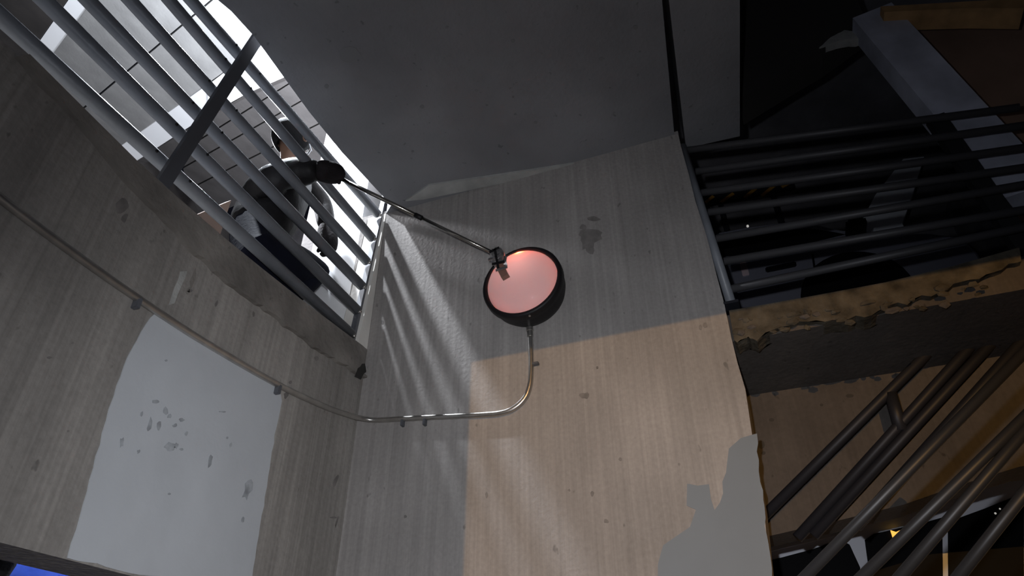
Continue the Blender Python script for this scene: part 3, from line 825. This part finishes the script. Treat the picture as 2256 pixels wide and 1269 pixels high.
# head details
hx = Vector((1, -0.08, -0.12)).normalized(); hy = Vector((0.08, 1, 0)).normalized(); hz_ = hx.cross(hy)
bm = N()
bmesh.ops.create_uvsphere(bm, u_segments=24, v_segments=16, radius=1.0)
for v in list(bm.verts):
    x, y, z = v.co
    v.co = head + hx * (x * 0.118 - 0.02) + hy * (y * 0.098) + hz_ * (z * 0.112 + 0.02)
dl = []
for f in bm.faces:
    l = f.calc_center_median() - head
    if l.dot(hx) > 0.05 and l.dot(hz_) < 0.045: dl.append(f)
    elif l.dot(hz_) < -0.07: dl.append(f)
bmesh.ops.delete(bm, geom=dl, context='FACES')
bmesh.ops.solidify(bm, geom=bm.faces[:], thickness=0.01)
link('hair', bm, HAIR, per, True)
skin_mesh('nose', {'a': (head + hx * 0.078 + hz_ * 0.008, 0.010), 'b': (head + hx * 0.100 - hz_ * 0.022, 0.012), 'c': (head + hx * 0.086 - hz_ * 0.030, 0.010)}, [('a', 'b'), ('b', 'c')], SKIN, per)
for s in (-1, 1):
    bm = N(); bmesh.ops.create_uvsphere(bm, u_segments=12, v_segments=8, radius=0.012, matrix=Matrix.Translation(head + hx * 0.072 + hy * 0.03 * s + hz_ * 0.006)); link('eye', bm, mat('eye_white', (0.6, 0.6, 0.58), 0.3), per, True)
    bm = N(); lathe(bm, [(0, 0.0), (-0.004, 0.012), (0.0, 0.024), (0.008, 0.02)], head + hy * 0.086 * s - hx * 0.005 - hz_ * 0.005, hy * s, 14); link('ear', bm, SKIN, per, True)
    bm = N(); lathe(bm, [(0, 0.0), (0.003, 0.018), (0.0, 0.021), (-0.002, 0.018), (-0.002, 0)], head + hx * 0.092 + hy * 0.032 * s + hz_ * 0.006, hx + hy * s * 0.3, 18); link('spectacle_lens', bm, LENS_G, per, True)
    bm = N(); tube(bm, [head + hx * 0.09 + hy * 0.055 * s + hz_ * 0.008, head + hx * 0.01 + hy * 0.09 * s + hz_ * 0.012], 0.003, 6); link('spectacle_temple', bm, LENS_G, per)
bm = N(); tube(bm, [head + hx * 0.078 + hy * t - hz_ * 0.052 for t in (-0.026, 0, 0.026)], [0.004, 0.007, 0.004], 8); link('mouth', bm, mat('lips', (0.22, 0.09, 0.08), 0.5), per, True)
bm = N(); lathe(bm, [(0, 0.0), (0.0, 0.03), (0.012, 0.032), (0.02, 0.02), (0.022, 0)], head + hx * 0.062 - hz_ * 0.075 - hy * 0.03, hx - hz_ * 0.4, 16); link('chin_clip', bm, LENS_G, per, True)

# ================================================================== POLE AND TAPED CLIP
pole = empty('pole', pole_a, 'long thin metal pole reaching from the gloved hand to the lamp', 'pole')
bm = N(); tube(bm, [pole_a - pd * 0.10, pole_a + (pole_b - pole_a) * 0.5], 0.0105, 14); link('tube', bm, POLE, pole, True)
bm = N(); tube(bm, [pole_a + (pole_b - pole_a) * 0.5, pole_b], 0.0088, 14); link('tube', bm, POLE, pole, True)
mid = pole_a.lerp(pole_b, 0.5)
bm = N(); tube(bm, [mid - pd * 0.02, mid + pd * 0.02], 0.0125, 14); link('collar', bm, BLACK, pole, True)
c0 = P(1099, 570, 0, 2.245)
bm = N(); bmesh.ops.create_icosphere(bm, subdivisions=3, radius=1.0)
r_ = random.Random(4)
ax1 = (P(1108, 600, 0, 2.25) - P(1086, 548, 0, 2.25)).normalized()
sd = ax1.cross(Vector((1, 0, 0))).normalized()
for v in bm.verts:
    k = r_.uniform(0.78, 1.18)
    x, y, z = v.co * k
    v.co = c0 + ax1 * x * 0.06 + sd * y * 0.036 + Vector((1, 0, 0)) * z * 0.034
link('tape_bundle', bm, FOIL, pole)
for i, (x0, y0, x1, y1_) in enumerate(((1078, 556, 1100, 545), (1076, 572, 1104, 562), (1084, 582, 1112, 576), (1092, 596, 1118, 588), (1090, 548, 1098, 592))):
    bm = N(); bar(bm, P(x0, y0, 0, 2.205), P(x1, y1_, 0, 2.205), 0.004, 0.011, (1, 0, 0)); link('tape_strip', bm, FOIL if i % 2 else BLACK, pole)
bm = N(); bar(bm, P(1101, 585, 0, 2.235), P(1114, 611, 0, 2.235), 0.026, 0.034, (1, 0, 0)); link('clip', bm, CLIP, pole)

# orange board on the deck behind the person
bm = N(); A = P(425, 490, 1, YL + 0.9); B = P(505, 455, 1, YL + 0.9)
prism(bm, [A + Vector((0, 0, 0.05)), B + Vector((0, 0, 0.05)), Vector((B.x, B.y, DECK)), Vector((A.x, A.y, DECK))], (0, 0.04, 0))
tag(link('board', bm, WOOD, None), 'orange-brown board standing behind the crouching person', 'board')
